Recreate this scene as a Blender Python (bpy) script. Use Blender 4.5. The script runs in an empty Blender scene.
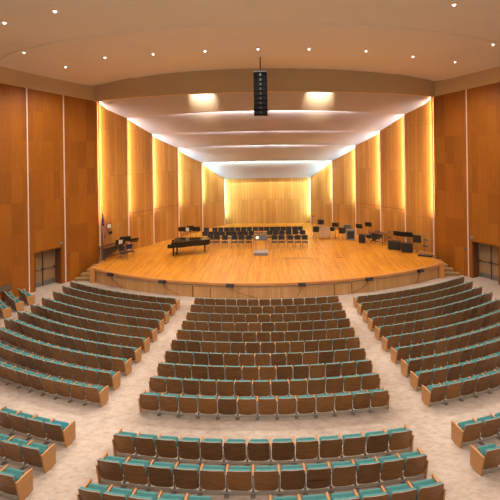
import bpy, bmesh, math, random
from math import sin, cos, pi, sqrt, atan2, radians
from mathutils import Vector, Matrix

random.seed(11)
COL = bpy.context.scene.collection

# ------------------------------------------------------------------ camera
FPX = 418.0
CX, CY = 269.5, 150.0
ROLL = radians(0.8)
CAM = Vector((0.25, 0.0, 8.03))
RIGHT = Vector((cos(ROLL), 0, -sin(ROLL)))
UP = Vector((sin(ROLL), 0, cos(ROLL)))
FWD = Vector((0, 1, 0))


def ray(px, py):
    return FWD + RIGHT * ((px - CX) / FPX) + UP * ((CY - py) / FPX)


def at_z(px, py, z):
    d = ray(px, py)
    return CAM + d * ((z - CAM.z) / d.z)


def at_d(px, py, D):
    d = ray(px, py)
    return CAM + d * (D / d.y)


def project(p):
    v = Vector(p) - CAM
    k = FPX / max(v.y, 0.01)
    return CX + v.dot(RIGHT) * k, CY - v.dot(UP) * k


cd = bpy.data.cameras.new('camera')
cd.sensor_width = 36.0
cd.lens = FPX / 500 * 36.0
cd.shift_x = (250 - CX) / 500
cd.shift_y = (CY - 250) / 500
cd.clip_end = 300
cam = bpy.data.objects.new('camera', cd)
COL.objects.link(cam)
m = Matrix.Identity(4)
for i in range(3):
    m[i][0], m[i][1], m[i][2], m[i][3] = RIGHT[i], UP[i], -FWD[i], CAM[i]
cam.matrix_world = m
bpy.context.scene.camera = cam


# ------------------------------------------------------------------ materials
def srgb(r, g, b):
    def f(c):
        c /= 255.0
        return c / 12.92 if c <= 0.04045 else ((c + 0.055) / 1.055) ** 2.4
    return (f(r), f(g), f(b), 1)


class NT:
    def __init__(s, name):
        s.m = bpy.data.materials.new(name)
        s.m.use_nodes = True
        s.t = s.m.node_tree
        s.b = s.t.nodes['Principled BSDF']

    def n(s, kind, **kw):
        nd = s.t.nodes.new(kind)
        for k, v in kw.items():
            if k in nd.inputs.keys():
                nd.inputs[k].default_value = v
            else:
                setattr(nd, k, v)
        return nd

    def l(s, a, b):
        s.t.links.new(a, b)


def plain(name, col, rough=0.5, metal=0.0, var=0.06, scale=6.0, spec=None):
    """one colour with a faint procedural mottling"""
    t = NT(name)
    tc = t.n('ShaderNodeTexCoord')
    nz = t.n('ShaderNodeTexNoise', Scale=scale, Detail=3.0)
    t.l(tc.outputs['Object'], nz.inputs['Vector'])
    rp = t.n('ShaderNodeValToRGB')
    a = [max(0, c * (1 - var)) for c in col[:3]] + [1]
    b = [min(1, c * (1 + var)) for c in col[:3]] + [1]
    rp.color_ramp.elements[0].position, rp.color_ramp.elements[1].position = 0.3, 0.7
    rp.color_ramp.elements[0].color, rp.color_ramp.elements[1].color = a, b
    t.l(nz.outputs['Fac'], rp.inputs['Fac'])
    t.l(rp.outputs['Color'], t.b.inputs['Base Color'])
    t.b.inputs['Roughness'].default_value = rough
    t.b.inputs['Metallic'].default_value = metal
    if spec is not None:
        t.b.inputs['Specular IOR Level'].default_value = spec
    return t.m


def wood(name, dark, light, sheet_w, sheet_h, rough=0.45, grain=9.0, seam=(0.1, 0.035, 0.008, 1), mortar=0.006, stretch=14.0, coord='UV', slat=0.0):
    """veneer sheets / planks: bricks of slightly different tone, grain along the second UV axis"""
    t = NT(name)
    tc = t.n('ShaderNodeTexCoord')
    src = tc.outputs[coord]
    mp = t.n('ShaderNodeMapping')
    mp.inputs['Rotation'].default_value = (0, 0, pi / 2)
    t.l(src, mp.inputs['Vector'])
    br = t.n('ShaderNodeTexBrick')
    br.offset = 0.0 if slat == 0 else 0.5
    br.inputs['Scale'].default_value = 1.0
    br.inputs['Brick Width'].default_value = sheet_h
    br.inputs['Row Height'].default_value = sheet_w
    br.inputs['Mortar Size'].default_value = mortar
    br.inputs['Mortar Smooth'].default_value = 0.3
    br.inputs['Color1'].default_value = (0, 0, 0, 1)
    br.inputs['Color2'].default_value = (1, 1, 1, 1)
    br.inputs['Mortar'].default_value = (0.35, 0.35, 0.35, 1)
    t.l(mp.outputs['Vector'], br.inputs['Vector'])
    mp2 = t.n('ShaderNodeMapping')
    mp2.inputs['Scale'].default_value = (stretch, 0.9, stretch)
    t.l(src, mp2.inputs['Vector'])
    nz = t.n('ShaderNodeTexNoise', Scale=grain / 9.0, Detail=5.0, Roughness=0.6)
    t.l(mp2.outputs['Vector'], nz.inputs['Vector'])
    nb = t.n('ShaderNodeTexNoise', Scale=0.45, Detail=2.0)
    t.l(src, nb.inputs['Vector'])
    m1 = t.n('ShaderNodeMath', operation='MULTIPLY')
    m1.inputs[1].default_value = 0.38
    sp = t.n('ShaderNodeSeparateColor')
    t.l(br.outputs['Color'], sp.inputs['Color'])
    t.l(sp.outputs[0], m1.inputs[0])
    m2 = t.n('ShaderNodeMath', operation='MULTIPLY_ADD')
    m2.inputs[1].default_value = 0.75
    t.l(nz.outputs['Fac'], m2.inputs[0])
    t.l(m1.outputs[0], m2.inputs[2])
    m3 = t.n('ShaderNodeMath', operation='MULTIPLY_ADD')
    m3.inputs[1].default_value = 0.35
    t.l(nb.outputs['Fac'], m3.inputs[0])
    t.l(m2.outputs[0], m3.inputs[2])
    rp = t.n('ShaderNodeValToRGB')
    e = rp.color_ramp.elements
    e[0].position, e[1].position = 0.38, 1.0
    e[0].color, e[1].color = dark, light
    t.l(m3.outputs[0], rp.inputs['Fac'])
    mx = t.n('ShaderNodeMix', data_type='RGBA')
    t.l(br.outputs['Fac'], mx.inputs[0])
    t.l(rp.outputs['Color'], mx.inputs[6])
    mx.inputs[7].default_value = seam
    t.l(mx.outputs[2], t.b.inputs['Base Color'])
    t.b.inputs['Roughness'].default_value = rough
    return t.m


def emit(name, col, k):
    t = NT(name)
    t.b.inputs['Base Color'].default_value = col
    t.b.inputs['Emission Color'].default_value = col
    t.b.inputs['Emission Strength'].default_value = k
    return t.m


M = {}
M['hall_wood'] = wood('hall_veneer', (0.19, 0.056, 0.0015, 1), (0.34, 0.110, 0.003, 1), 0.62, 1.75, rough=0.5, mortar=0.004, seam=(0.2, 0.06, 0.01, 1))
M['shell_wood'] = wood('shell_veneer', (0.33, 0.135, 0.020, 1), (0.52, 0.245, 0.050, 1), 0.30, 3.2, rough=0.5, mortar=0.012, seam=(0.30, 0.12, 0.03, 1))
M['stage_wood'] = wood('stage_planks', (0.38, 0.135, 0.009, 1), (0.74, 0.335, 0.036, 1), 0.085, 1.9, rough=0.33, mortar=0.004, seam=(0.3, 0.1, 0.02, 1), slat=1)
M['apron_wood'] = wood('apron_veneer', (0.50, 0.27, 0.10, 1), (0.66, 0.39, 0.17, 1), 0.16, 2.4, rough=0.5, mortar=0.004, seam=(0.24, 0.10, 0.03, 1))
M['lip_wood'] = wood('nosing_wood', (0.46, 0.19, 0.05, 1), (0.60, 0.28, 0.085, 1), 1.9, 0.2, rough=0.4, mortar=0.003)
M['tan_plaster'] = plain('tan_plaster', (0.60, 0.44, 0.25), 0.85, var=0.03, scale=0.4)
M['plaster'] = plain('ceiling_plaster', (0.84, 0.75, 0.61), 0.9, var=0.02, scale=0.3)
M['cloud'] = plain('stage_ceiling_plaster', (0.40, 0.395, 0.46), 0.7, var=0.02, scale=0.3)
M['ply_edge'] = plain('pale_plywood_edge', (0.25, 0.205, 0.185), 0.5)
M['block_wood'] = plain('block_wood', (0.52, 0.24, 0.07), 0.45, var=0.1)
M['matte_black'] = plain('matte_black', (0.004, 0.004, 0.005), 0.85, spec=0.08)
M['white'] = plain('white_trim', (0.74, 0.62, 0.52), 0.6)
M['teal'] = plain('teal_fabric', (0.068, 0.255, 0.275), 0.85, var=0.16, scale=40)
M['blue_teal'] = plain('bluer_teal_fabric', (0.045, 0.27, 0.38), 0.85, var=0.14, scale=40)
M['arm_wood'] = plain('armrest_wood', (0.50, 0.235, 0.075), 0.45, var=0.15, scale=9)
M['end_wood'] = wood('end_panel_wood', (0.37, 0.18, 0.06, 1), (0.52, 0.27, 0.10, 1), 0.9, 0.9, rough=0.45, mortar=0.0, coord='Object')
M['steel'] = plain('grey_steel', (0.22, 0.21, 0.20), 0.4, 0.6)
M['rail'] = plain('pale_rail', (0.42, 0.38, 0.34), 0.5, 0.3)
M['chrome'] = plain('chrome', (0.62, 0.58, 0.56), 0.25, 0.9)
M['black'] = plain('black_plastic', (0.012, 0.012, 0.014), 0.45)
M['black_satin'] = plain('black_lacquer', (0.006, 0.006, 0.008), 0.18)
M['dark'] = plain('dark_void', (0.02, 0.015, 0.012), 0.9)
M['charcoal'] = plain('charcoal_paint', (0.05, 0.05, 0.055), 0.5)
M['grey'] = plain('grey_paint', (0.20, 0.195, 0.20), 0.55)
M['paper'] = plain('paper', (0.85, 0.83, 0.78), 0.8)
M['ivory'] = plain('ivory', (0.80, 0.74, 0.60), 0.4)
M['door'] = wood('door_veneer', (0.25, 0.15, 0.075, 1), (0.36, 0.23, 0.125, 1), 0.9, 2.2, rough=0.5, mortar=0.003)
M['jamb'] = plain('dark_jamb', (0.16, 0.055, 0.015), 0.6)
M['step'] = plain('step_wood', (0.34, 0.20, 0.09), 0.55, var=0.12)
M['brass'] = plain('brass', (0.55, 0.34, 0.09), 0.3, 0.9)
M['maroon'] = plain('drum_shell', (0.16, 0.06, 0.03), 0.35)
M['bar_wood'] = plain('rosewood', (0.12, 0.05, 0.03), 0.4)
M['cable'] = plain('cable_rubber', (0.03, 0.025, 0.022), 0.7)
M['skin_head'] = plain('drum_skin', (0.62, 0.50, 0.36), 0.7, var=0.1, scale=5)
M['lamp'] = emit('lamp_glow', (1.0, 0.90, 0.74, 1), 5.0)


def shell_wood_mat():
    """moulded plywood of the seat backs: brown, worn paler in soft patches"""
    t = NT('seat_back_plywood')
    tc = t.n('ShaderNodeTexCoord')
    oi = t.n('ShaderNodeObjectInfo')
    mp = t.n('ShaderNodeMapping')
    mp.inputs['Scale'].default_value = (3.0, 3.0, 26.0)
    t.l(tc.outputs['Object'], mp.inputs['Vector'])
    vm = t.n('ShaderNodeVectorMath', operation='ADD')
    t.l(mp.outputs['Vector'], vm.inputs[0])
    cb = t.n('ShaderNodeCombineXYZ')
    mu = t.n('ShaderNodeMath', operation='MULTIPLY')
    mu.inputs[1].default_value = 57.0
    t.l(oi.outputs['Random'], mu.inputs[0])
    t.l(mu.outputs[0], cb.inputs[0])
    t.l(cb.outputs[0], vm.inputs[1])
    nz = t.n('ShaderNodeTexNoise', Scale=1.6, Detail=4.0)
    t.l(vm.outputs[0], nz.inputs['Vector'])
    ad = t.n('ShaderNodeMath', operation='MULTIPLY_ADD')
    ad.inputs[1].default_value = 0.34
    t.l(oi.outputs['Random'], ad.inputs[0])
    t.l(nz.outputs['Fac'], ad.inputs[2])
    rp = t.n('ShaderNodeValToRGB')
    e = rp.color_ramp.elements
    e[0].position, e[1].position = 0.40, 0.95
    e[0].color = (0.120, 0.048, 0.008, 1)
    e[1].color = (0.330, 0.145, 0.032, 1)
    t.l(ad.outputs[0], rp.inputs['Fac'])
    t.l(rp.outputs['Color'], t.b.inputs['Base Color'])
    t.b.inputs['Roughness'].default_value = 0.42
    return t.m


M['shell'] = shell_wood_mat()


def floor_mat():
    t = NT('worn_concrete_floor')
    tc = t.n('ShaderNodeTexCoord')
    n1 = t.n('ShaderNodeTexNoise', Scale=2.6, Detail=6.0, Roughness=0.7)
    n2 = t.n('ShaderNodeTexNoise', Scale=0.22, Detail=2.0)
    n3 = t.n('ShaderNodeTexNoise', Scale=9.0, Detail=3.0)
    for n in (n1, n2, n3):
        t.l(tc.outputs['Object'], n.inputs['Vector'])
    a = t.n('ShaderNodeMath', operation='MULTIPLY_ADD')
    a.inputs[1].default_value = 0.5
    t.l(n1.outputs['Fac'], a.inputs[0])
    t.l(n2.outputs['Fac'], a.inputs[2])
    rp = t.n('ShaderNodeValToRGB')
    e = rp.color_ramp.elements
    e[0].position, e[1].position = 0.52, 0.98
    e[0].color = (0.33, 0.265, 0.225, 1)
    e[1].color = (0.585, 0.515, 0.475, 1)
    t.l(a.outputs[0], rp.inputs['Fac'])
    # dark scuffs
    r2 = t.n('ShaderNodeValToRGB')
    e = r2.color_ramp.elements
    e[0].position, e[1].position = 0.24, 0.40
    e[0].color, e[1].color = (0.62, 0.56, 0.52, 1), (1, 1, 1, 1)
    t.l(n3.outputs['Fac'], r2.inputs['Fac'])
    mp = t.n('ShaderNodeMapping')
    mp.inputs['Rotation'].default_value = (0, 0, 0.7)
    mp.inputs['Scale'].default_value = (5.0, 9.0, 1)
    t.l(tc.outputs['Object'], mp.inputs['Vector'])
    t.l(mp.outputs['Vector'], n3.inputs['Vector'])
    n3.inputs['Scale'].default_value = 1.0
    n3.inputs['Detail'].default_value = 6.0
    n3.inputs['Roughness'].default_value = 0.72
    e[0].position, e[1].position = 0.30, 0.56
    mx = t.n('ShaderNodeMix', data_type='RGBA', blend_type='MULTIPLY')
    mx.inputs[0].default_value = 0.75
    t.l(rp.outputs['Color'], mx.inputs[6])
    t.l(r2.outputs['Color'], mx.inputs[7])
    t.l(mx.outputs[2], t.b.inputs['Base Color'])
    t.b.inputs['Roughness'].default_value = 0.6
    return t.m


M['floor'] = floor_mat()


def flag_mat():
    t = NT('flag_cloth')
    tc = t.n('ShaderNodeTexCoord')
    sx = t.n('ShaderNodeSeparateXYZ')
    t.l(tc.outputs['UV'], sx.inputs[0])
    s = t.n('ShaderNodeMath', operation='MULTIPLY')
    s.inputs[1].default_value = 6.5
    t.l(sx.outputs['X'], s.inputs[0])
    fr = t.n('ShaderNodeMath', operation='FRACT')
    t.l(s.outputs[0], fr.inputs[0])
    gt = t.n('ShaderNodeMath', operation='GREATER_THAN')
    gt.inputs[1].default_value = 0.5
    t.l(fr.outputs[0], gt.inputs[0])
    mx = t.n('ShaderNodeMix', data_type='RGBA')
    t.l(gt.outputs[0], mx.inputs[0])
    mx.inputs[6].default_value = (0.36, 0.02, 0.03, 1)
    mx.inputs[7].default_value = (0.62, 0.55, 0.50, 1)
    vo = t.n('ShaderNodeTexVoronoi', Scale=14.0)
    t.l(tc.outputs['UV'], vo.inputs['Vector'])
    st = t.n('ShaderNodeMath', operation='LESS_THAN')
    st.inputs[1].default_value = 0.25
    t.l(vo.outputs['Distance'], st.inputs[0])
    bl = t.n('ShaderNodeMix', data_type='RGBA')
    t.l(st.outputs[0], bl.inputs[0])
    bl.inputs[6].default_value = (0.015, 0.02, 0.09, 1)
    bl.inputs[7].default_value = (0.6, 0.58, 0.58, 1)
    c1 = t.n('ShaderNodeMath', operation='GREATER_THAN')
    c1.inputs[1].default_value = 0.56
    t.l(sx.outputs['Y'], c1.inputs[0])
    c2 = t.n('ShaderNodeMath', operation='LESS_THAN')
    c2.inputs[1].default_value = 0.62
    t.l(sx.outputs['X'], c2.inputs[0])
    cm = t.n('ShaderNodeMath', operation='MULTIPLY')
    t.l(c1.outputs[0], cm.inputs[0])
    t.l(c2.outputs[0], cm.inputs[1])
    fx = t.n('ShaderNodeMix', data_type='RGBA')
    t.l(cm.outputs[0], fx.inputs[0])
    t.l(mx.outputs[2], fx.inputs[6])
    t.l(bl.outputs[2], fx.inputs[7])
    t.l(fx.outputs[2], t.b.inputs['Base Color'])
    t.b.inputs['Roughness'].default_value = 0.8
    return t.m


M['flag'] = flag_mat()


# ------------------------------------------------------------------ mesh builder
class MB:
    def __init__(s):
        s.v, s.f, s.uv = [], [], []

    def add(s, vs, fs, uvs=None):
        o = len(s.v)
        s.v += [tuple(v) for v in vs]
        for k, f in enumerate(fs):
            s.f.append(tuple(i + o for i in f))
            s.uv.append(uvs[k] if uvs else None)

    def box(s, c, d, rot=None, bev=0.0):
        bm = bmesh.new()
        bmesh.ops.create_cube(bm, size=1.0)
        for v in bm.verts:
            v.co = Vector((v.co.x * d[0], v.co.y * d[1], v.co.z * d[2]))
        if bev:
            bmesh.ops.bevel(bm, geom=bm.edges[:], offset=bev, segments=2, profile=0.5, affect='EDGES')
        s.bm(bm, c, rot)
        return s

    def bm(s, bm, c=(0, 0, 0), rot=None):
        bm.verts.index_update()
        R = rot.to_matrix() if hasattr(rot, 'to_matrix') else (rot if rot is not None else Matrix.Identity(3))
        c = Vector(c)
        s.add([R @ v.co + c for v in bm.verts], [[v.index for v in f.verts] for f in bm.faces])
        bm.free()

    def tube(s, pts, r, n=8, r2=None):
        pts = [Vector(p) for p in pts]
        rings = []
        up0 = None
        for i, p in enumerate(pts):
            if i == 0:
                t = pts[1] - p
            elif i == len(pts) - 1:
                t = p - pts[i - 1]
            else:
                t = (pts[i + 1] - p).normalized() + (p - pts[i - 1]).normalized()
            t.normalize()
            a = up0 if up0 is not None else (Vector((0, 0, 1)) if abs(t.z) < 0.9 else Vector((1, 0, 0)))
            b = t.cross(a)
            if b.length < 1e-4:
                b = t.cross(Vector((1, 0, 0)) if abs(t.x) < .9 else Vector((0, 1, 0)))
            b.normalize()
            a = b.cross(t)
            up0 = a
            rr = r if r2 is None else r + (r2 - r) * i / (len(pts) - 1)
            rings.append([p + (a * cos(2 * pi * k / n) + b * sin(2 * pi * k / n)) * rr for k in range(n)])
        vs = [v for q in rings for v in q]
        fs = []
        for i in range(len(pts) - 1):
            for k in range(n):
                k2 = (k + 1) % n
                fs.append((i * n + k, i * n + k2, (i + 1) * n + k2, (i + 1) * n + k))
        fs.append(tuple(range(n - 1, -1, -1)))
        fs.append(tuple((len(pts) - 1) * n + k for k in range(n)))
        s.add(vs, fs)
        return s

    def lathe(s, prof, n=20, c=(0, 0, 0), rot=None):
        R = rot.to_matrix() if hasattr(rot, 'to_matrix') else Matrix.Identity(3)
        c = Vector(c)
        vs, fs = [], []
        for (r, z) in prof:
            for k in range(n):
                vs.append(R @ Vector((r * cos(2 * pi * k / n), r * sin(2 * pi * k / n), z)) + c)
        for i in range(len(prof) - 1):
            for k in range(n):
                k2 = (k + 1) % n
                fs.append((i * n + k, i * n + k2, (i + 1) * n + k2, (i + 1) * n + k))
        fs.append(tuple(range(n - 1, -1, -1)))
        fs.append(tuple((len(prof) - 1) * n + k for k in range(n)))
        s.add(vs, fs)
        return s

    def prism(s, poly, z0, z1):
        n = len(poly)
        vs = [(x, y, z0) for x, y in poly] + [(x, y, z1) for x, y in poly]
        fs = [(k, (k + 1) % n, n + (k + 1) % n, n + k) for k in range(n)]
        fs += [tuple(range(n - 1, -1, -1)), tuple(range(n, 2 * n))]
        s.add(vs, fs)
        return s

    def sheet(s, cols, th=(0, 0.05, 0), uvs=None):
        """cols: list of columns (lists of points); closed slab, thickness vector th"""
        nc, nr = len(cols), len(cols[0])
        th = Vector(th)
        vs = [Vector(p) for c in cols for p in c]
        N = len(vs)
        vs += [v + th for v in vs]
        fs, uu = [], []

        def U(i):
            i %= N
            return uvs[i // nr][i % nr] if uvs else (0, 0)

        def F(*ix):
            fs.append(ix)
            uu.append([U(i) for i in ix] if uvs else None)
        for i in range(nc - 1):
            for j in range(nr - 1):
                a, b, c, d = i * nr + j, (i + 1) * nr + j, (i + 1) * nr + j + 1, i * nr + j + 1
                F(a, b, c, d)
                F(d + N, c + N, b + N, a + N)
        for i in range(nc - 1):
            a, b = i * nr, (i + 1) * nr
            F(a + N, b + N, b, a)
            a, b = a + nr - 1, b + nr - 1
            F(a, b, b + N, a + N)
        for j in range(nr - 1):
            F(j, j + 1, j + 1 + N, j + N)
            k = (nc - 1) * nr + j
            F(k + N, k + 1 + N, k + 1, k)
        s.add(vs, fs, uu if uvs else None)
        return s

    def mesh(s, name, mat, smooth=False):
        me = bpy.data.meshes.new(name)
        me.from_pydata(s.v, [], s.f)
        if any(u for u in s.uv):
            lay = me.uv_layers.new(name='UVMap')
            for p, u in zip(me.polygons, s.uv):
                if u:
                    for li, q in zip(p.loop_indices, u):
                        lay.data[li].uv = q
        me.materials.append(mat)
        bm = bmesh.new()
        bm.from_mesh(me)
        bmesh.ops.recalc_face_normals(bm, faces=bm.faces[:])
        bm.to_mesh(me)
        bm.free()
        if smooth:
            me.polygons.foreach_set('use_smooth', [True] * len(me.polygons))
            me.set_sharp_from_angle(angle=radians(40))
        me.update()
        return me

    def build(s, name, mat, parent=None, smooth=False):
        o = bpy.data.objects.new(name, s.mesh(name, mat, smooth))
        COL.objects.link(o)
        if parent:
            o.parent = parent
        return o


def E(x=0, y=0, z=0):
    from mathutils import Euler
    return Euler((x, y, z))


def tag(o, label, cat, group=None, kind=None):
    o['label'] = label
    o['category'] = cat
    if group:
        o['group'] = group
    if kind:
        o['kind'] = kind
    return o


def thing(name, label, cat, loc=(0, 0, 0), rz=0.0, group=None):
    o = bpy.data.objects.new(name, None)
    COL.objects.link(o)
    o.location = loc
    o.rotation_euler = (0, 0, rz)
    o.empty_display_size = 0.1
    return tag(o, label, cat, group)


def structure(o, label, cat):
    return tag(o, label, cat, None, 'structure')


def copy_tree(o, parent=None):
    c = o.copy()
    COL.objects.link(c)
    c.parent = parent
    for ch in o.children:
        copy_tree(ch, c)
    return c


ORD = ['', 'first', 'second', 'third', 'fourth', 'fifth', 'sixth', 'seventh', 'eighth', 'ninth', 'tenth', 'eleventh', 'twelfth',
       'thirteenth', 'fourteenth', 'fifteenth', 'sixteenth', 'seventeenth', 'eighteenth', 'nineteenth']

# ------------------------------------------------------------------ geometry of the hall
RR = 19.0                        # every row, the apron and the bulkhead bow the same way


def sag(x, R=RR):
    return R - sqrt(max(R * R - x * x, 0.01))


def floor_z(x, y):
    t = 22.2 - (y - sag(min(abs(x), 12)))
    if t <= 0:
        return 0.0
    t = min(t, 17)
    q = min(t / 2.4, 1)
    z = 0.30 * q * q * (3 - 2 * q) + 0.0045 * max(0, t - 2) ** 2
    f = min(max((abs(x) - 10.6) / 1.6, 0), 1)
    return z * (1 - f * f * (3 - 2 * f))


STAGE_Z = 0.87


def wall_x(D):                   # half width of the hall along the splayed side walls
    return 12.4 - 0.617 * (D - 25.98)


# floor
mb = MB()
xs = [-18 + 36 * i / 72 for i in range(73)]
ys = [2 + (30 - 2) * j / 112 for j in range(113)]
mb.sheet([[(x, y, floor_z(x, y)) for y in ys] for x in xs], (0, 0, -0.2))
o = mb.build('floor', M['floor'], smooth=True)
structure(o, 'pale worn concrete floor of the hall sloping down towards the stage', 'floor')


# --- wall panels -----------------------------------------------------------------
def wall_strip(mb, A, B, z0, zA, zB, out, th=0.08, u0=0.0, n=8):
    """flat panel from plan point A to B, bottom z0, top zA..zB, thickness outwards"""
    A, B, out = Vector(A), Vector(B), Vector(out)
    L = (B - A).length
    cols, uvs = [], []
    for i in range(n + 1):
        t = i / n
        p = A.lerp(B, t)
        zt = zA + (zB - zA) * t
        cols.append([(p.x, p.y, z0), (p.x, p.y, zt)])
        uvs.append([(u0 + t * L, z0), (u0 + t * L, zt)])
    mb.sheet(cols, (out.x * th, out.y * th, 0), uvs)


def D_on_wall(px):               # depth at which a picture column meets the left wall line
    r = (px - CX) / FPX
    # 0.25 + r D = -(12.4 - .617 (D - 25.98))
    return (-12.4 - 0.617 * 25.98 - 0.25) / (r - 0.617)


def wood_top(D):
    return 11.46 + 0.09 * (27.5 - D)


# plan depths of the white strips of the splayed walls (mean of both sides of the photo)
D1, D2, D3 = 23.97, 25.86, 27.9
FRONT = 20.4
OPEN0, OPEN1 = 24.28, 25.62      # the door alcove sits between two strips
DOOR_H = 2.22

for side, sgn in (('left', -1), ('right', 1)):
    def W(D):
        return Vector((sgn * wall_x(D), D))
    d = (W(27) - W(22)).normalized()
    out = Vector((sgn * abs(d.y), abs(d.x)))          # outwards normal
    mb = MB()
    u = 0
    for a, b in ((FRONT - 3, D1), (D1, OPEN0), (OPEN1, D2), (D2, D3)):
        wall_strip(mb, W(a), W(b), -0.1, wood_top(a), wood_top(b), out, 0.1, u)
        u += (W(b) - W(a)).length
    wall_strip(mb, W(OPEN0), W(OPEN1), DOOR_H, wood_top(OPEN0), wood_top(OPEN1), out, 0.1, 5.0)
    o = mb.build('wall_' + side, M['hall_wood'])
    structure(o, 'orange brown wood veneer wall on the %s of the hall' % side, 'wall')
    # plaster frieze above the wood
    mb = MB()
    for a, b in ((FRONT - 3, 24), (24, D3 + 0.1)):
        A, B = W(a), W(b)
        cols = []
        for k in range(2):
            p = (A, B)[k]
            dd = (a, b)[k]
            cols.append([(p.x, p.y, wood_top(dd)), (p.x, p.y, 13.6)])
        mb.sheet(cols, (out.x * 0.1, out.y * 0.1, 0))
    o = mb.build('trim_frieze_' + side, M['tan_plaster'])
    structure(o, 'tan plaster band above the %s wood wall' % side, 'frieze')
    # continuing plain side wall towards the back of the hall
    mb = MB()
    A = W(FRONT - 3)
    wall_strip(mb, (A.x, -6), A, -0.5, 13.6, 13.6, (sgn, 0), 0.1)
    o = mb.build('wall_rear_' + side, M['hall_wood'])
    structure(o, 'wood wall on the %s beside the seating' % side, 'wall')
    # white strips between the wood sheets
    for k, dd in enumerate((D1, D2)):
        p = W(dd)
        mb = MB()
        mb.box((p.x - out.x * 0.015, p.y - out.y * 0.015, wood_top(dd) / 2), (0.05, 0.06, wood_top(dd)), E(0, 0, atan2(d.y, d.x) - pi / 2))
        o = mb.build('trim_strip_' + side, M['white'])
        structure(o, 'thin pale vertical strip in the %s wood wall, %s' % (side, ('before the door alcove', 'past the door alcove')[k]), 'trim')
    # alcove: jambs, soffit, double door
    A, B = W(OPEN0), W(OPEN1)
    dep = 0.65
    mb = MB()
    for p, q in ((A, 1), (B, -1)):
        c = p + out * (dep / 2) - d * (0.03 * q)
        mb.box((c.x, c.y, DOOR_H / 2), (0.06, dep, DOOR_H), E(0, 0, atan2(out.y, out.x) - pi / 2))
    c = (A + B) / 2 + out * (dep / 2)
    mb.box((c.x, c.y, DOOR_H + 0.03), ((B - A).length + .1, dep, 0.06), E(0, 0, atan2(d.y, d.x)))
    o = mb.build('trim_alcove_' + side, M['jamb'])
    structure(o, 'dark wood lining of the door alcove in the %s wall' % side, 'door frame')
    dr = bpy.data.objects.new('door_%d' % (1 if sgn < 0 else 2), None)
    COL.objects.link(dr)
    structure(dr, 'pair of tan doors with dark push bars in the %s wall alcove' % side, 'door')
    base = (A + B) / 2 + out * dep
    dr.location = (base.x, base.y, 0)
    ang = atan2(d.y, d.x)
    if sgn > 0:
        ang += pi
    dr.rotation_euler = (0, 0, ang)          # local x along wall, local +y or -y into hall
    L = (B - A).length
    iny = -1 if sgn < 0 else -1
    # choose the sign so that local y*iny points into the hall
    ly = Vector((-sin(ang), cos(ang)))
    iny = -1 if ly.dot(out) > 0 else 1
    for k in (-1, 1):
        x0 = k * L / 4
        mb = MB()
        wv = L / 2 - 0.012
        cols = [[(x0 - wv / 2, 0, 0.01), (x0 - wv / 2, 0, DOOR_H)], [(x0 + wv / 2, 0, 0.01), (x0 + wv / 2, 0, DOOR_H)]]
        uv = [[(0, 0), (0, DOOR_H)], [(wv, 0), (wv, DOOR_H)]]
        mb.sheet(cols, (0, -iny * 0.05, 0), uv)
        lf = mb.build('door_leaf', M['door'], dr)
        mb = MB()
        mb.tube([(x0 - wv * .42, iny * 0.07, 1.02), (x0 + wv * .42, iny * 0.07, 1.02)], 0.02, 8)
        mb.box((x0 - wv * .42, iny * 0.035, 1.02), (0.07, 0.07, 0.12), bev=0.01)
        mb.box((x0 + wv * .42, iny * 0.035, 1.02), (0.07, 0.07, 0.12), bev=0.01)
        mb.build('push_bar', M['charcoal'], lf)
        mb = MB()
        mb.box((x0, iny * 0.006, 0.16), (wv * 0.9, 0.01, 0.26))
        mb.build('kick_plate', M['steel'], lf)
    mb = MB()
    mb.box((0, iny * 0.03, DOOR_H / 2), (0.05, 0.05, DOOR_H))
    mb.build('center_post', M['charcoal'], dr)
    # small plate above the alcove, knob of the flush door beside the strip
    p = W(D2 - 0.22) - out * 0.02
    mb = MB()
    mb.box((0, 0, 0), (0.20, 0.05, 0.15), bev=0.012)
    o = mb.build('wall_plate', M['grey'])
    o.location = (p.x, p.y, 2.50)
    o.rotation_euler = (0, 0, ang)
    tag(o, 'small grey box on the wood wall above the %s door alcove' % side, 'wall box')
    p = W(D2 + 0.18) - out * 0.02
    kt = thing('door_knob', 'dark round knob of the flush door in the %s wood wall' % side, 'door knob', (p.x, p.y, 1.72), ang)
    mb = MB()
    mb.box((0, 0, 0), (0.10, 0.02, 0.14), bev=0.004)
    mb.build('knob_plate', M['steel'], kt)
    mb = MB()
    mb.lathe([(0.02, 0), (0.02, 0.03), (0.045, 0.045), (0.05, 0.065), (0.03, 0.085)], 14, (0, 0, 0), E(-iny * pi / 2, 0, 0))
    mb.build('knob', M['charcoal'], kt, True)

# wall vent low in the left wall
p0 = at_z(6, 288, 0.55)
Dv = D_on_wall(5) - 0.25
Wv = Vector((-wall_x(Dv), Dv))
dL = Vector((0.617, 1.0)).normalized()
vt = thing('wall_vent', 'dark slatted vent grille low in the left wood wall', 'vent', (Wv.x + .02, Wv.y, 0.50), atan2(dL.y, dL.x))
mb = MB()
mb.box((0, 0, 0.17), (1.0, 0.03, 0.34), bev=0.005)
mb.build('vent_frame', M['jamb'], vt)
mb = MB()
for k in range(13):
    mb.box((-0.42 + k * 0.07, -0.02, 0.17), (0.03, 0.02, 0.28), E(0, 0, 0.4))
mb.build('vent_slats', M['grey'], vt)

# ------------------------------------------------------------------ concert shell
HALF = [0.3995, 0.331, 0.2715, 0.2117, 0.1555, 0.1029]
SD = [26.81 / (r + 0.56) for r in HALF]
SX = [r * dd for r, dd in zip(HALF, SD)]
TY = [99, 117, 133, 147, 162, 178]
TZ = [CAM.z + (150 - y) / FPX * dd for y, dd in zip(TY, SD)]
CYC = [92, 110.5, 131, 145, 161, 178]
ARCH = [0.5] + [CAM.z + (150 - y) / FPX * dd - tz for y, dd, tz in list(zip(CYC, SD, TZ))[1:]]

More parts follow.
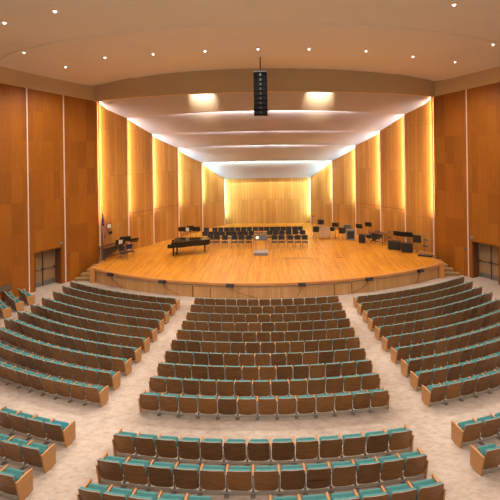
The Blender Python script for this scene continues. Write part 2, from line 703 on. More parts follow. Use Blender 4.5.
for side, sgn in (('left', -1), ('right', 1)):
    for k in range(5):
        # front end of the panel is set back behind the protruding rear edge of the one before it
        A = Vector((sgn * (SX[k] + 0.34), SD[k] + 0.05))
        B = Vector((sgn * SX[k + 1], SD[k + 1]))
        d = (B - A).normalized()
        out = Vector((sgn * abs(d.y), abs(d.x)))
        mb = MB()
        wall_strip(mb, A, B, STAGE_Z, TZ[k] + 1.1, TZ[k + 1] + 1.1, out, 0.08, k * 3.1)
        o = mb.build('wall_stage_' + side, M['shell_wood'])
        structure(o, '%s glowing wood panel of the stage shell from the front on the %s' % (ORD[k + 1], side), 'wall')
        # thin dark joint above the stage-level band (door height), only in the second panels
        if k in (1, 2):
            mb = MB()
            q = A.lerp(B, 0.5) - out * 0.004
            mb.box((q.x, q.y, 3.55), ((B - A).length * 0.98, 0.012, 0.03), E(0, 0, atan2(d.y, d.x)))
            o = mb.build('trim_joint_' + side, M['jamb'])
            structure(o, 'dark horizontal joint in the %s shell panel on the %s' % (ORD[k + 1], side), 'trim')
    # pale edge strips
    for k in range(6):
        d = (Vector((sgn * SX[min(k + 1, 5)], SD[min(k + 1, 5)])) - Vector((sgn * SX[max(k - 1, 0)], SD[max(k - 1, 0)]))).normalized()
        mb = MB()
        z0 = STAGE_Z
        h = TZ[k] + (0.0 if k else 0.2) - z0
        mb.box((sgn * SX[k], SD[k], z0 + h / 2), (0.085, 0.06, h), E(0, 0, atan2(d.y, d.x) - pi / 2))
        o = mb.build('trim_edge_' + side, M['white'])
        structure(o, 'pale vertical edge strip, %s from the front of the %s shell wall' % (ORD[k + 1], side), 'trim')

# back wall
mb = MB()
wall_strip(mb, (-SX[5] - 0.5, SD[5] + 0.35), (SX[5] + 0.5, SD[5] + 0.35), STAGE_Z, TZ[5] + 1.2, TZ[5] + 1.2, (0, 1), 0.1)
o = mb.build('wall_back', M['shell_wood'])
structure(o, 'ribbed honey wood wall at the back of the stage shell', 'wall')

# stepped ceiling leaves of the shell
BD = 24.3
NU = 24
for k in range(5):
    zf = TZ[k] + (0.42 if k < 4 else 0.85)
    Df = SD[k] - (0.1 if k else 1.6)
    if k == 0:
        zf = TZ[0] + 0.95
    cols = []
    for i in range(NU + 1):
        s = -1 + 2 * i / NU
        col = []
        for j in range(9):
            t = j / 8
            D = Df + (SD[k + 1] - Df) * t
            hw = SX[k] + (SX[k + 1] - SX[k]) * (t if k or t > .3 else t) + 0.55
            if k == 0:
                hw = SX[0] + (SX[1] - SX[0]) * t + 0.55
            z = zf + (TZ[k + 1] - zf) * (t ** (0.82 if k < 2 else 0.68))
            ar = ARCH[k] + (ARCH[k + 1] - ARCH[k]) * t
            z += ar * (1 - s * s)
            if k == 0:
                xx = s * hw
                D = max(D, BD + sag(xx, 20) + 0.42 + 0.25 * t) if abs(xx) < 12 else D
            col.append((s * hw, D, z))
        cols.append(col)
    mb = MB()
    mb.sheet(cols, (0, 0, 0.06))
    # a little turned-down rear edge
    o = mb.build('ceiling_stage', M['cloud'], smooth=True)
    structure(o, 'white plaster leaf of the stepped stage ceiling, %s from the front' % ORD[k + 1], 'ceiling')
# closing leaf above the back wall light slot
mb = MB()
mb.box((0, SD[5] + 0.2, TZ[5] + 0.55), (2 * SX[5] + 1.2, 1.0, 0.06))
o = mb.build('ceiling_stage', M['cloud'])
structure(o, 'narrow plaster strip over the back wall of the stage', 'ceiling')
mb = MB()
mb.box((0, 33.5, 13.3), (30, 17, 0.1))
mb.box((0, 41.5, 7), (14, 0.1, 13))
o = mb.build('ceiling_loft', M['tan_plaster'])
structure(o, 'dark loft closing the space above the stage ceiling', 'ceiling')

# ------------------------------------------------------------------ house ceiling and bulkhead
BD = 24.3


def ceil_z(x, y):
    d0 = y - sag(min(abs(x), 14.5), 20)
    z = 12.78 + 0.055 * max(0, BD - d0) * 0.5
    z -= 0.0030 * x * x * min(max((y - 21.0) / 6.0, 0), 1)
    if d0 > 16.4:
        z -= 0.045 - 0.006 * min(d0 - 16.4, 5)
    # centre fan a touch lower than the wings
    ang = abs(atan2(x, 44.3 - y))
    if ang > 0.43:
        z += 0.05
    return z


mb = MB()
dl = [-8 + i * 1.5 for i in range(16)] + [15.2, 16.0, 16.38, 16.42, 16.9, 17.5, 18.5, 19.5, 20.5, 21.5, 22.5, 23.4, BD]
cols = []
xsC = []
for i in range(97):
    xsC.append(-17.5 + 35 * i / 96)
for x in xsC:
    cols.append([(x, d + sag(min(abs(x), 14.5), 20), ceil_z(x, d + sag(min(abs(x), 14.5), 20))) for d in dl])
mb.sheet(cols, (0, 0, 0.1))
o = mb.build('ceiling', M['plaster'], smooth=False)
structure(o, 'broad tan plaster ceiling of the hall with faint curved steps', 'ceiling')

mb = MB()
cols = []
for i in range(61):
    x = -12.1 + 24.2 * i / 60
    y = BD + sag(x, 20)
    cols.append([(x, y, 11.42), (x, y - 0.02, 12.9)])
mb.sheet(cols, (0, 0.28, 0))
o = mb.build('ceiling_bulkhead', M['tan_plaster'], smooth=True)
structure(o, 'curved tan plaster bulkhead over the front of the stage', 'bulkhead')

# ------------------------------------------------------------------ stage
RS = 19.0
AD = 22.45
AXE = 10.75                      # half length of the apron front


def apron(x, off=0.0):
    return AD + off + sag(x, RS)


mb = MB()
N = 48
front = [(-AXE + 2 * AXE * i / N, apron(-AXE + 2 * AXE * i / N)) for i in range(N + 1)]
poly = front + [(AXE, 27.9), (wall_x(27.9) + .3, 27.9), (SX[0] + 0.9, SD[0] + .3)] + [(SX[k] + 0.55, SD[k] + 0.1) for k in range(1, 6)] + [(SX[5] + .6, 41.2), (-SX[5] - .6, 41.2)] + [(-SX[k] - 0.55, SD[k] + 0.1) for k in range(5, 0, -1)] + [(-SX[0] - 0.9, SD[0] + .3), (-wall_x(27.9) - .3, 27.9), (-AXE, 27.9)]
n = len(poly)
vs = [(x, y, STAGE_Z - 0.12) for x, y in poly] + [(x, y, STAGE_Z) for x, y in poly]
fs = [(k, (k + 1) % n, n + (k + 1) % n, n + k) for k in range(n)] + [tuple(range(n, 2 * n))]
uv = [[(0, 0)] * 4] * n + [[(x, y) for x, y in poly]]
mb.add(vs, fs, uv)
o = mb.build('floor_stage', M['stage_wood'])
structure(o, 'bright orange wooden plank floor of the stage', 'stage floor')

# fascia, nosing and pale rail
mb = MB()
cols, uvs = [], []
L = 0
prev = None
for x, y in front:
    if prev:
        L += sqrt((x - prev[0]) ** 2 + (y - prev[1]) ** 2)
    prev = (x, y)
    cols.append([(x * 0.995, y + 0.12, 0), (x * 0.995, y + 0.12, STAGE_Z - 0.1)])
    uvs.append([(L, 0), (L, STAGE_Z)])
mb.sheet(cols, (0, 0.06, 0), uvs)
o = mb.build('wall_stage_front', M['apron_wood'])
structure(o, 'curved tan wood front of the stage', 'stage front')
mb = MB()
cols, uvs = [], []
for k, (x, y) in enumerate(front):
    cols.append([(x, y - 0.02, STAGE_Z - 0.13), (x, y - 0.02, STAGE_Z + 0.006)])
    uvs.append([(k * .45, 0), (k * .45, .13)])
mb.sheet(cols, (0, 0.25, 0), uvs)
o = mb.build('trim_nosing', M['lip_wood'])
structure(o, 'orange wood nosing along the edge of the stage', 'trim')
mb = MB()
mb.tube([(x, y + 0.09, STAGE_Z - 0.21) for x, y in front], 0.022, 6)
o = mb.build('trim_rail', M['white'], smooth=True)
structure(o, 'thin pale rail under the nosing of the stage', 'trim')
# returns at both ends of the apron
for side, sgn in (('left', -1), ('right', 1)):
    ye = apron(AXE)
    mb = MB()
    mb.box((sgn * (AXE + 0.0), ye + 0.12, STAGE_Z / 2 + .04), (0.34, 0.40, STAGE_Z + 0.08), bev=0.012)
    mb.box((sgn * (AXE + 0.06), (ye + 28.2) / 2, (STAGE_Z - .01) / 2), (0.12, 28.2 - ye, STAGE_Z - .01))
    o = mb.build('wall_stage_end_' + side, M['block_wood'])
    structure(o, 'wood end block of the stage front beside the %s steps' % side, 'stage end')
    st = thing('stage_steps', 'flight of wooden steps up to the %s end of the stage' % side, 'steps', (0, 0, 0))
    x0, x1 = AXE + 0.13, 12.6
    for k in range(5):
        ya = 26.1 + k * 0.36
        xo = min(wall_x(ya + .4) - 0.03, x1)
        z1 = STAGE_Z * (k + 1) / 5
        mb = MB()
        mb.box((sgn * (x0 + xo) / 2, ya + 0.18, z1 / 2 - .01), (xo - x0, 0.36, z1 - .02))
        mb.box((sgn * (x0 + xo) / 2, ya + 0.17, z1 - 0.018), (xo - x0, 0.39, 0.035), bev=0.008)
        mb.build('step', M['step'], st)

# access hatches in the stage front
for lab, x0 in (('left', -4.05), ('right', 3.75)):
    mb = MB()
    cols, uvs = [], []
    for i in range(7):
        x = x0 - 0.02 + 0.95 * i / 6
        cols.append([(x, apron(x) + 0.11, 0.03), (x, apron(x) + 0.11, STAGE_Z - 0.27)])
        uvs.append([(x, 0), (x, .6)])
    mb.sheet(cols, (0, 0.03, 0), uvs)
    o = mb.build('access_hatch', M['apron_wood'])
    tag(o, 'small wood access hatch in the stage front, near the %s seating aisle' % lab, 'hatch')
    mb = MB()
    for xx in (x0 - 0.04, x0 + 0.95):
        mb.box((xx, apron(xx) + 0.10, 0.3), (0.03, 0.04, 0.6))
    mb.build('hatch_edge', M['jamb'], o)

# small black floor speakers hung on the stage edge with trailing leads
EDGE = [(114, 271, 'far left end'), (163, 280, 'left of the left aisle'), (230, 284.5, 'left of center'), (302, 284.5, 'right of center'), (369, 278, 'right of the right aisle'), (419, 269, 'far right end')]
for px, py, lab in EDGE:
    p = at_z(px, py, STAGE_Z - 0.05)
    x = p.x
    ph = atan2(x, sqrt(RS * RS - x * x))
    t = thing('stage_edge_speaker', 'small black speaker box clipped under the stage lip, %s' % lab, 'speaker', (x, apron(x) - 0.12, STAGE_Z - 0.17), ph, 'speaker boxes along the stage lip')
    mb = MB()
    mb.box((0, 0, 0.09), (0.40, 0.18, 0.17), bev=0.015)
    mb.build('speaker_box', M['black'], t)
    mb = MB()
    mb.box((0, -0.092, 0.09), (0.34, 0.01, 0.12))
    mb.build('speaker_grille', M['charcoal'], t)
    s = 1 if x < 0.9 else -1
    if abs(x) > 8 and x > 0:
        s = -0.3
    if px == 302:
        s = -0.28
    mb = MB()
    pts = []
    for i in range(9):
        q = i / 8
        pts.append((s * (0.05 + 0.95 * q * q * (1 if px != 230 else 1.5)), 0.06 + 0.05 * q, 0.06 - (STAGE_Z - 0.22) * (q ** 0.8) * 0.98))
    mb.tube(pts, 0.013, 6)
    mb.build('lead', M['cable'], t, True)

# ------------------------------------------------------------------ theatre seats
PITCH = 0.53


def shell_cols(w, z0, z1, y0, y1, rt, rb, bend, dz=0.0, n=12):
    cols = []
    for i in range(n + 1):
        # denser columns near the rounded corners
        s = -cos(pi * i / n)
        s = s * 0.75 + (-1 + 2 * i / n) * 0.25
        x = s * w / 2
        ex = w / 2 - abs(x)

        def cut(r):
            if ex >= r:
                return 0.0
            return r - sqrt(max(r * r - (r - ex) ** 2, 0))
        zt, zb = z1 - cut(rt), z0 + cut(rb)
        col = []
        for j in range(5):
            q = j / 4
            z = zb + (zt - zb) * q
            f = (z - z0) / (z1 - z0)
            y = y0 + (y1 - y0) * f + bend * (x / (w / 2)) ** 2 + 0.02 * (1 - f) ** 2
            col.append((x, y, z))
        cols.append(col)
    return cols


SEAT = {}
mb = MB()
mb.sheet(shell_cols(0.484, 0.095, 0.625, 0.155, 0.0, 0.05, 0.085, 0.020), (0, 0.022, 0))
SEAT['backrest'] = mb.mesh('backrest', M['shell'], True)
SEAT['backrest'].materials.append(M['ply_edge'])
for q, f in enumerate(SEAT['backrest'].polygons):
    if q >= 2 * 12 * 4 + 24 or (q >= 2 * 12 * 4 and q % 2):
        f.material_index = 1
mb = MB()
mb.sheet(shell_cols(0.474, 0.22, 0.615, 0.135, 0.026, 0.055, 0.05, 0.018), (0, 0.050, 0.002))
SEAT['back_cushion'] = mb.mesh('back_cushion', M['teal'], True)
SEAT['back_cushion_blue'] = mb.mesh('back_cushion', M['blue_teal'], True)
mb = MB()
ang = radians(56)
mb.box((0, 0.258, 0.375), (0.425, 0.28, 0.09), E(ang, 0, 0), bev=0.036)
SEAT['seat_cushion'] = mb.mesh('seat_cushion', M['teal'], True)
SEAT['seat_cushion_blue'] = mb.mesh('seat_cushion', M['blue_teal'], True)


def arm_mesh(x):
    mb = MB()
    mb.box((x, 0.295, 0.458), (0.044, 0.23, 0.035), E(0.03, 0, 0), bev=0.011)
    return mb.mesh('armrest', M['arm_wood'], True)


def leg_mesh(x):
    mb = MB()
    mb.box((x, 0.22, 0.27), (0.022, 0.07, 0.40), E(-0.10, 0, 0))
    mb.box((x, 0.27, 0.44), (0.022, 0.30, 0.05))
    mb.box((x, 0.22, 0.06), (0.05, 0.10, 0.11), bev=0.01)
    mb.box((x, 0.22, 0.012), (0.10, 0.30, 0.022))
    return mb.mesh('leg', M['steel'])


def panel_mesh(x):
    mb = MB()
    pts = [(0.06, 0.465), (0.46, 0.475), (0.46, 0.03), (0.30, 0.0), (0.15, 0.0)]
    th = 0.036
    vs = [(x - th / 2, y, z) for y, z in pts] + [(x + th / 2, y, z) for y, z in pts]
    k = len(pts)
    mb.add(vs, [(i, (i + 1) % k, k + (i + 1) % k, k + i) for i in range(k)] + [tuple(range(k - 1, -1, -1)), tuple(range(k, 2 * k))])
    return mb.mesh('end_panel', M['end_wood'])


SEAT['arm_l'], SEAT['arm_r'] = arm_mesh(-PITCH / 2), arm_mesh(PITCH / 2)
SEAT['leg_l'], SEAT['leg_r'] = leg_mesh(-PITCH / 2), leg_mesh(PITCH / 2)
SEAT['pan_l'], SEAT['pan_r'] = panel_mesh(-PITCH / 2 - 0.012), panel_mesh(PITCH / 2 + 0.012)
mb = MB()
mb.box((0, 0.19, 0.055), (PITCH + 0.02, 0.045, 0.05))
SEAT['rail'] = mb.mesh('base_rail', M['rail'])
mb = MB()
mb.box((0, 0.0, 0), (0.43, 0.006, 0.055), bev=0.002)
SEAT['patch'] = mb.mesh('worn_band', M['maroon'])

PARTS = {'backrest': 'backrest', 'back_cushion': 'back_cushion', 'seat_cushion': 'seat_cushion', 'arm_l': 'armrest', 'arm_r': 'armrest', 'leg_l': 'leg', 'leg_r': 'leg',
         'pan_l': 'end_panel', 'pan_r': 'end_panel', 'rail': 'base_rail'}
# one kit of every part, copied for each seat below
KIT = {k: bpy.data.objects.new(nm, SEAT[k]) for k, nm in PARTS.items()}
ROOT = bpy.data.objects.new('theater_seat', None)
ROOT.empty_display_size = 0.1

seats = []                       # dicts, built afterwards: the 300 largest as things


def row_positions(D0, x0, x1, n, grad, R=RR):
    """n seats along the arc from x0 to x1; widths drift by grad from one end to the other"""
    a0, a1 = math.asin(x0 / R), math.asin(x1 / R)
    w = [1 + grad * (2 * (i + 0.5) / n - 1) for i in range(n)]
    tot = sum(w)
    s = 0
    out = []
    for i in range(n):
        c = (s + w[i] / 2) / tot
        wid = (a1 - a0) * R * w[i] / tot
        s += w[i]
        ph = a0 + (a1 - a0) * c
        out.append((R * sin(ph), D0 + R - R * cos(ph), ph, wid))
    return out


def add_row(block, rowname, D0, x0, x1, n, grad, lab_from, order, ends=(True, True), R=RR):
    ps = row_positions(D0, x0, x1, n, grad, R)
    for i, (x, y, ph, wid) in enumerate(ps):
        zf = floor_z(x, y + 0.25)
        q = project((x, y, zf + 0.6))
        if not (-14 < q[0] < 514 and q[1] < 506):
            continue
        k = i + 1 if order > 0 else n - i
        parts = ['backrest', 'back_cushion', 'seat_cushion', 'arm_l', 'leg_l', 'rail']
        if i == n - 1:
            parts += ['arm_r', 'leg_r']
        if i == 0 and ends[0]:
            parts[parts.index('leg_l')] = 'pan_l'
        if i == n - 1 and ends[1]:
            parts[parts.index('leg_r')] = 'pan_r'
        seats.append(dict(loc=(x, y, zf), rz=ph, sx=wid / PITCH, parts=parts, depth=y,
                          label='brown and teal theater seat, %s from the %s, %s of %s' % (ORD[k], lab_from, rowname, block),
                          group='theater seats of the ' + block, end=k == 1, block=block, k=k, row=rowname))


ROWD = [19.95 - 0.95 * k for k in range(10)]
ROWD[9] -= 0.04


def aisle_end(px, py, R):
    """where a row must start so that the front of its end armrest stands at this point of the photo"""
    z = 0.5
    for _ in range(12):
        p = at_z(px, py, z + 0.475)
        ph = math.asin(max(-1, min(1, p.x / R)))
        x, y = p.x + 0.44 * sin(ph), p.y - 0.44 * cos(ph)
        z = floor_z(x, y + 0.25)
    return x, y - sag(x, R)


LEFT_ENDS = [(179, 298.4), (174.5, 304), (168.5, 311), (163, 319.4), (156.3, 327.8), (148.6, 337.3), (140.2, 346.9), (130.5, 358), (119, 371), (107, 385.5)]
RIGHT_ENDS = [(354, 296.6), (358, 303), (363.8, 310), (368.7, 317.6), (375.7, 326), (382.7, 336), (391.8, 347), (402, 359), (411.5, 371), (423, 385)]
for k, D0 in enumerate(ROWD):
    nm = 'front row' if k == 0 else ('back row' if k == 9 else ORD[k + 1] + ' row')
    hw = 3.52
    g = 0.05 * (1 if k % 2 == 0 else -1)
    add_row('center block', nm, D0, -hw, hw, 13, g, 'left', 1)
    xo = 10.95 + 0.06 * k
    for blk, ends, sg in (('left block', LEFT_ENDS, -1), ('right block', RIGHT_ENDS, 1)):
        xi, d0 = aisle_end(*ends[k], RR)
        a = math.asin(xo / RR) - math.asin(abs(xi) / RR)
        n = round(a * RR / PITCH)
        add_row(blk, nm, d0, min(xi, sg * xo), max(xi, sg * xo), n, 0, 'center aisle', sg)
LOW = ((9.42, 17.5, (73.5, 421), (453, 421)), (8.46, 15.8, (53.6, 443.5), (472, 445)), (7.55, 14.5, (30.5, 468.5), (495, 469)))
for k, (D0, R, le, re_) in enumerate(LOW):
    nm = ('front row', 'second row', 'third row')[k]
    g = 0.05 * (1 if k % 2 == 0 else -1)
    add_row('rear center block', nm, D0, -3.54, 3.54, 13, g, 'left', 1, R=R)
    for blk, e, sg in (('rear left block', le, -1), ('rear right block', re_, 1)):
        xi, d0 = aisle_end(*e, 19.0)
        xo = xi + sg * 0.535 * 6
        add_row(blk, nm, d0, min(xi, xo), max(xi, xo), 6, 0, 'aisle', sg)
for k, D0 in enumerate((17.4, 16.45, 15.5)):
    nm = ('front row', 'second row', 'third row')[k]
    nn = 2 if k == 0 else 3
    xw = (-12.7, -12.75, -12.9)[k]
    add_row('left wing beside wall', nm, D0 - 0.3, xw - 0.54 * nn, xw, nn, 0, 'aisle', -1)
    if k < 2:
        add_row('right wing beside wall', nm, D0 - 0.6, 12.85, 13.95, 2, 0, 'aisle', 1)



FARROWS = ('front row', 'second row', 'third row')
NEAR = [s for s in seats if not (s['row'] in FARROWS and s['block'] in ('center block', 'left block', 'right block'))]
FAR = [s for s in seats if s['row'] in FARROWS and s['block'] in ('center block', 'left block', 'right block')]


def seat_parts(s):
    return s['parts']


for s in NEAR:
    r = ROOT.copy()
    COL.objects.link(r)
    r.location = s['loc']
    r.rotation_euler = (0, 0, s['rz'])
    r.scale = (s['sx'], 1, 1)
    r['label'] = s['label']
    r['category'] = 'seat'
    r['group'] = s['group']
    blue = s['block'] == 'rear left block' and 'front row' in s['label'] and s['k'] == 1
    if blue:
        r['label'] = 'bluer cushioned theater seat at the aisle end, front row of rear left block'
    for p in s['parts']:
        c = KIT[p].copy()
        COL.objects.link(c)
        c.parent = r
        if blue and p in ('back_cushion', 'seat_cushion'):
            c.data = SEAT[p + '_blue']
    if s['block'] == 'rear center block' and 'second row' in s['label'] and s['k'] == 9:
        r['label'] = 'theater seat with scuffed reddish band low on back, second row of rear center block'
        c = bpy.data.objects.new('worn_band', SEAT['patch'])
        COL.objects.link(c)
        c.parent = r
        c.location = (0, 0.100, 0.285)
        c.rotation_euler = (0.31, 0, 0)
        c['label'] = 'scuffed reddish band across the lower seat back'

# the seats nearest the stage, past the three hundred, as one mass
vs, fs, mi = [], [], []
MATS = [M['shell'], M['teal'], M['arm_wood'], M['steel'], M['end_wood'], M['rail'], M['ply_edge']]
for s in FAR:
    mt = Matrix.Translation(s['loc']) @ Matrix.Rotation(s['rz'], 4, 'Z') @ Matrix.Diagonal((s['sx'], 1, 1, 1))
    for p in s['parts']:
        me = SEAT[p]
        off = len(vs)
        vs += [tuple(mt @ v.co) for v in me.vertices]
        for f in me.polygons:
            fs.append([off + i for i in f.vertices])
            mi.append(MATS.index(me.materials[f.material_index]))
me = bpy.data.meshes.new('far_seating')
me.from_pydata(vs, [], fs)
for mm in MATS:
    me.materials.append(mm)
me.polygons.foreach_set('material_index', mi)
me.polygons.foreach_set('use_smooth', [True] * len(mi))
me.set_sharp_from_angle(angle=radians(40))
o = bpy.data.objects.new('far_seating', me)
COL.objects.link(o)
tag(o, 'front three rows of brown theater seats, closest to the stage, in all three blocks', 'seating', None, 'stuff')

# ------------------------------------------------------------------ stage furniture
def on_stage(px, py):
    return at_z(px, py, STAGE_Z)


def make_chair():
    r = thing('stage_chair', 'x', 'chair')
    mb = MB()
    mb.box((0, 0, 0.45), (0.44, 0.42, 0.045), bev=0.018)
    mb.build('seat', M['black'], r, True)
    mb = MB()
    mb.sheet([[(x, 0.20 + 0.03 - 0.05 * (x / .22) ** 2, z) if z < .7 else (x, 0.25 + 0.03 - 0.05 * (x / .22) ** 2, z) for z in (0.56, 0.72, 0.88)] for x in (-.22, -.12, 0, .12, .22)], (0, 0.025, 0))
    mb.build('backrest', M['black'], r, True)
    for sx in (-1, 1):
        for sy in (-1, 1):
            mb = MB()
            if sy > 0:
                mb.tube([(sx * .20, 0.25, 0.0), (sx * .20, 0.18, 0.44), (sx * .20, 0.255, 0.84)], 0.011, 6)
            else:
                mb.tube([(sx * .20, -0.22, 0.0), (sx * .20, -0.16, 0.43)], 0.011, 6)
            mb.build('leg', M['chrome'], r, True)
    return r


chair0 = make_chair()
first = True


def put_chair(x, y, rz, label, group):
    global first
    c = chair0 if first else copy_tree(chair0)
    first = False
    c.location = (x, y, STAGE_Z)
    c.rotation_euler = (0, 0, rz)
    c['label'] = label
    c['group'] = group


FR = [210, 216.5, 224.8, 234.5, 241.3, 249, 274.6, 281.6, 290.4, 298, 305]
for k, px in enumerate(FR):
    p = on_stage(px, 248)
    put_chair(p.x, p.y, random.uniform(-.06, .06), 'black stage chair with chrome legs, %s from the left in the front row' % ORD[k + 1], 'stage chairs in the front row')
MR = [204.5, 210.5, 216.5, 222, 228, 233.8, 239.7, 245.1, 251.2, 269.9, 275.9, 282, 289, 295.7, 302.9]
for k, px in enumerate(MR):
    p = at_d(px, 240, 32.2)
    put_chair(p.x, 32.2 + random.uniform(-.04, .04), random.uniform(-.05, .05), 'black stage chair with chrome legs, %s from the left in the middle row' % ORD[k + 1], 'stage chairs in the middle row')
BR = [206, 214.8, 220.6, 226.5, 232, 237.8, 243.5, 249.3, 255.4, 261, 266.8, 272.6, 277.9, 283.6, 289, 295, 300.3]
for k, px in enumerate(BR):
    p = at_d(px, 238, 33.9)
    put_chair(p.x, 33.9, random.uniform(-.03, .03), 'black stage chair with chrome legs, %s from the left in the back row' % ORD[k + 1], 'stage chairs in the back row')


def music_stand(px, py, label, h=1.15, rz=0.0, w=0.52, paper=False, D=None, tilt=0.35, dh=0.36):
    p = on_stage(px, py) if D is None else at_d(px, py, D)
    t = thing('music_stand', label, 'music stand', (p.x, p.y, STAGE_Z), rz, 'black music stands on the stage')
    for k in range(3):
        a = 2 * pi * k / 3 + 0.5
        mb = MB()
        mb.tube([(0, 0, 0.16), (0.16 * cos(a), 0.16 * sin(a), 0.08), (0.27 * cos(a), 0.27 * sin(a), 0.01)], 0.012, 6)
        mb.build('leg', M['charcoal'], t, True)
    mb = MB()
    mb.tube([(0, 0, 0.08), (0, 0, h - 0.12)], 0.016, 8)
    mb.build('pole', M['charcoal'], t, True)
    mb = MB()
    mb.box((0, 0, h), (w, 0.025, dh), E(tilt, 0, 0), bev=0.008)
    mb.box((0, 0.12 if dh < .4 else 0.07, h - dh / 2 + 0.005), (w, 0.07, 0.02), E(tilt, 0, 0))
    dk = mb.build('desk', M['black'], t)
    if paper:
        mb = MB()
        mb.box((0.02, -0.02, h + 0.0), (0.24, 0.006, 0.30), E(tilt, 0, 0))
        mb.build('sheet_music', M['paper'], dk)
    return t


music_stand(182.0, 249, 'black music stand behind the piano, nearest the keyboard', 1.35, 0.1, D=31.2)
music_stand(187.5, 248, 'music stand holding a white sheet behind the piano', 1.35, -0.1, paper=True, D=31.0)
music_stand(190.8, 248, 'black music stand just right of the white sheet behind the piano', 1.35, 0.1, D=31.6)
music_stand(196.3, 248, 'black music stand behind the tail of the piano', 1.35, 0.1, w=.6, D=31.2)
music_stand(125.5, 256.5, 'black music stand in the cluster left of the piano', 1.22, 0.5, w=.72)
music_stand(120.5, 258.5, 'black music stand with pale sheet beside the marimba', 1.12, 0.5, paper=True, w=.6)
music_stand(134.0, 254.0, 'low tilted music stand, closest to the piano, in the left cluster', 1.02, 0.5, w=0.66, tilt=.9)

# ---- grand piano
pp = on_stage(171, 255.4)
pn = thing('grand_piano', 'black closed grand piano with its keyboard facing the left wall', 'piano', (-6.75, 29.75, STAGE_Z), 0.03)


def catmull(pts, n=6):
    out = []
    for i in range(len(pts) - 1):
        p0, p1, p2, p3 = pts[max(i - 1, 0)], pts[i], pts[i + 1], pts[min(i + 2, len(pts) - 1)]
        for k in range(n):
            t = k / n
            out.append(tuple(0.5 * ((2 * b) + (-a + c) * t + (2 * a - 5 * b + 4 * c - d) * t * t + (-a + 3 * b - 3 * c + d) * t ** 3) for a, b, c, d in zip(p0, p1, p2, p3)))
    out.append(pts[-1])
    return out


curve = catmull([(2.25, 0.0), (2.6, -0.1), (2.74, -0.42), (2.62, -0.78), (2.25, -0.98), (1.8, -1.05), (1.35, -1.22), (1.0, -1.47), (0.7, -1.55)])
body = [(0.22, 0.0)] + curve + [(0.22, -1.55)]
mb = MB()
mb.prism(body, 0.64, 0.98)
mb.build('case', M['black_satin'], pn)
lid = [(0.30, 0.02)] + [(x + (0.03 if x > 1.5 else 0), y - 0.015) for x, y in curve] + [(0.30, -1.57)]
mb = MB()
mb.prism(lid, 0.985, 1.01)
mb.build('lid', M['black_satin'], pn)
mb = MB()
mb.box((0.13, -0.775, 0.66), (0.32, 1.55, 0.10), bev=0.01)
for y in (-0.03, -1.52):
    mb.box((0.13, y, 0.78), (0.32, 0.06, 0.18), bev=0.015)
mb.box((0.30, -0.775, 0.90), (0.05, 1.5, 0.18))
kb = mb.build('keybed', M['black_satin'], pn)
mb = MB()
for k in range(52):
    mb.box((0.10, -0.16 - k * 0.0237, 0.722), (0.15, 0.0225, 0.02))
mb.build('white_keys', M['ivory'], kb)
mb = MB()
for k in range(51):
    if k % 7 in (0, 1, 3, 4, 5):
        mb.box((0.135, -0.172 - k * 0.0237, 0.738), (0.09, 0.012, 0.018))
mb.build('black_keys', M['black'], kb)
for x, y in ((0.35, -0.12), (0.35, -1.42), (2.35, -0.45)):
    mb = MB()
    mb.lathe([(0.03, 0.05), (0.045, 0.10), (0.05, 0.30), (0.075, 0.60), (0.075, 0.65)], 12, (x, y, 0))
    lg = mb.build('leg', M['black_satin'], pn, True)
    mb = MB()
    mb.lathe([(0.02, -0.012), (0.035, -0.012), (0.035, 0.012), (0.02, 0.012)], 12, (x, y, 0.035), E(pi / 2, 0, 0))
    mb.build('caster', M['brass'], lg, True)
mb = MB()
for y in (-0.68, -0.86):
    mb.tube([(0.45, y, 0.10), (0.45, y, 0.66)], 0.02, 8)
mb.box((0.42, -0.77, 0.08), (0.14, 0.30, 0.06), bev=0.01)
ly = mb.build('pedal_lyre', M['black_satin'], pn)
mb = MB()
for y in (-0.70, -0.77, -0.84):
    mb.box((0.30, y, 0.06), (0.14, 0.03, 0.015), bev=0.004)
mb.build('pedals', M['brass'], ly)
mb = MB()
mb.box((0.62, -0.775, 1.025), (0.36, 0.9, 0.02), bev=0.005)
mb.build('music_desk', M['black_satin'], pn)

# ---- conductor's podium and desk
p = on_stage(261, 255.8)
pd = thing('conductor_podium', 'low grey podium box in front of the chair rows', 'podium', (p.x, p.y + 0.42, STAGE_Z))
mb = MB()
mb.box((0, 0, 0.10), (0.96, 0.84, 0.19), bev=0.01)
mb.build('platform', M['grey'], pd)
mb = MB()
mb.box((0, 0, 0.20), (0.94, 0.82, 0.012))
mb.build('carpet_top', plain('podium_carpet', (0.30, 0.28, 0.29), 0.9, var=.1, scale=30), pd)
p = on_stage(261, 249.2)
cdk = thing('conductor_desk', 'wide grey conductor desk with a white sheet behind the podium', 'desk', (p.x, p.y, STAGE_Z))
mb = MB()
mb.box((0, 0, 0.86), (0.95, 0.55, 0.03), E(0.62, 0, 0), bev=0.006)
top = mb.build('desk_top', M['charcoal'], cdk)
mb = MB()
mb.box((-0.25, -0.06, 0.855), (0.22, 0.28, 0.006), E(0.62, 0, 0))
mb.build('white_sheet', M['paper'], top)
for sx in (-1, 1):
    for yy in (-.2, .2):
        mb = MB()
        mb.tube([(sx * 0.36, yy, 0), (sx * 0.36, yy * .8, 0.70 + (.28 if yy > 0 else 0.02))], 0.018, 6)
        mb.build('leg', M['chrome'], cdk, True)

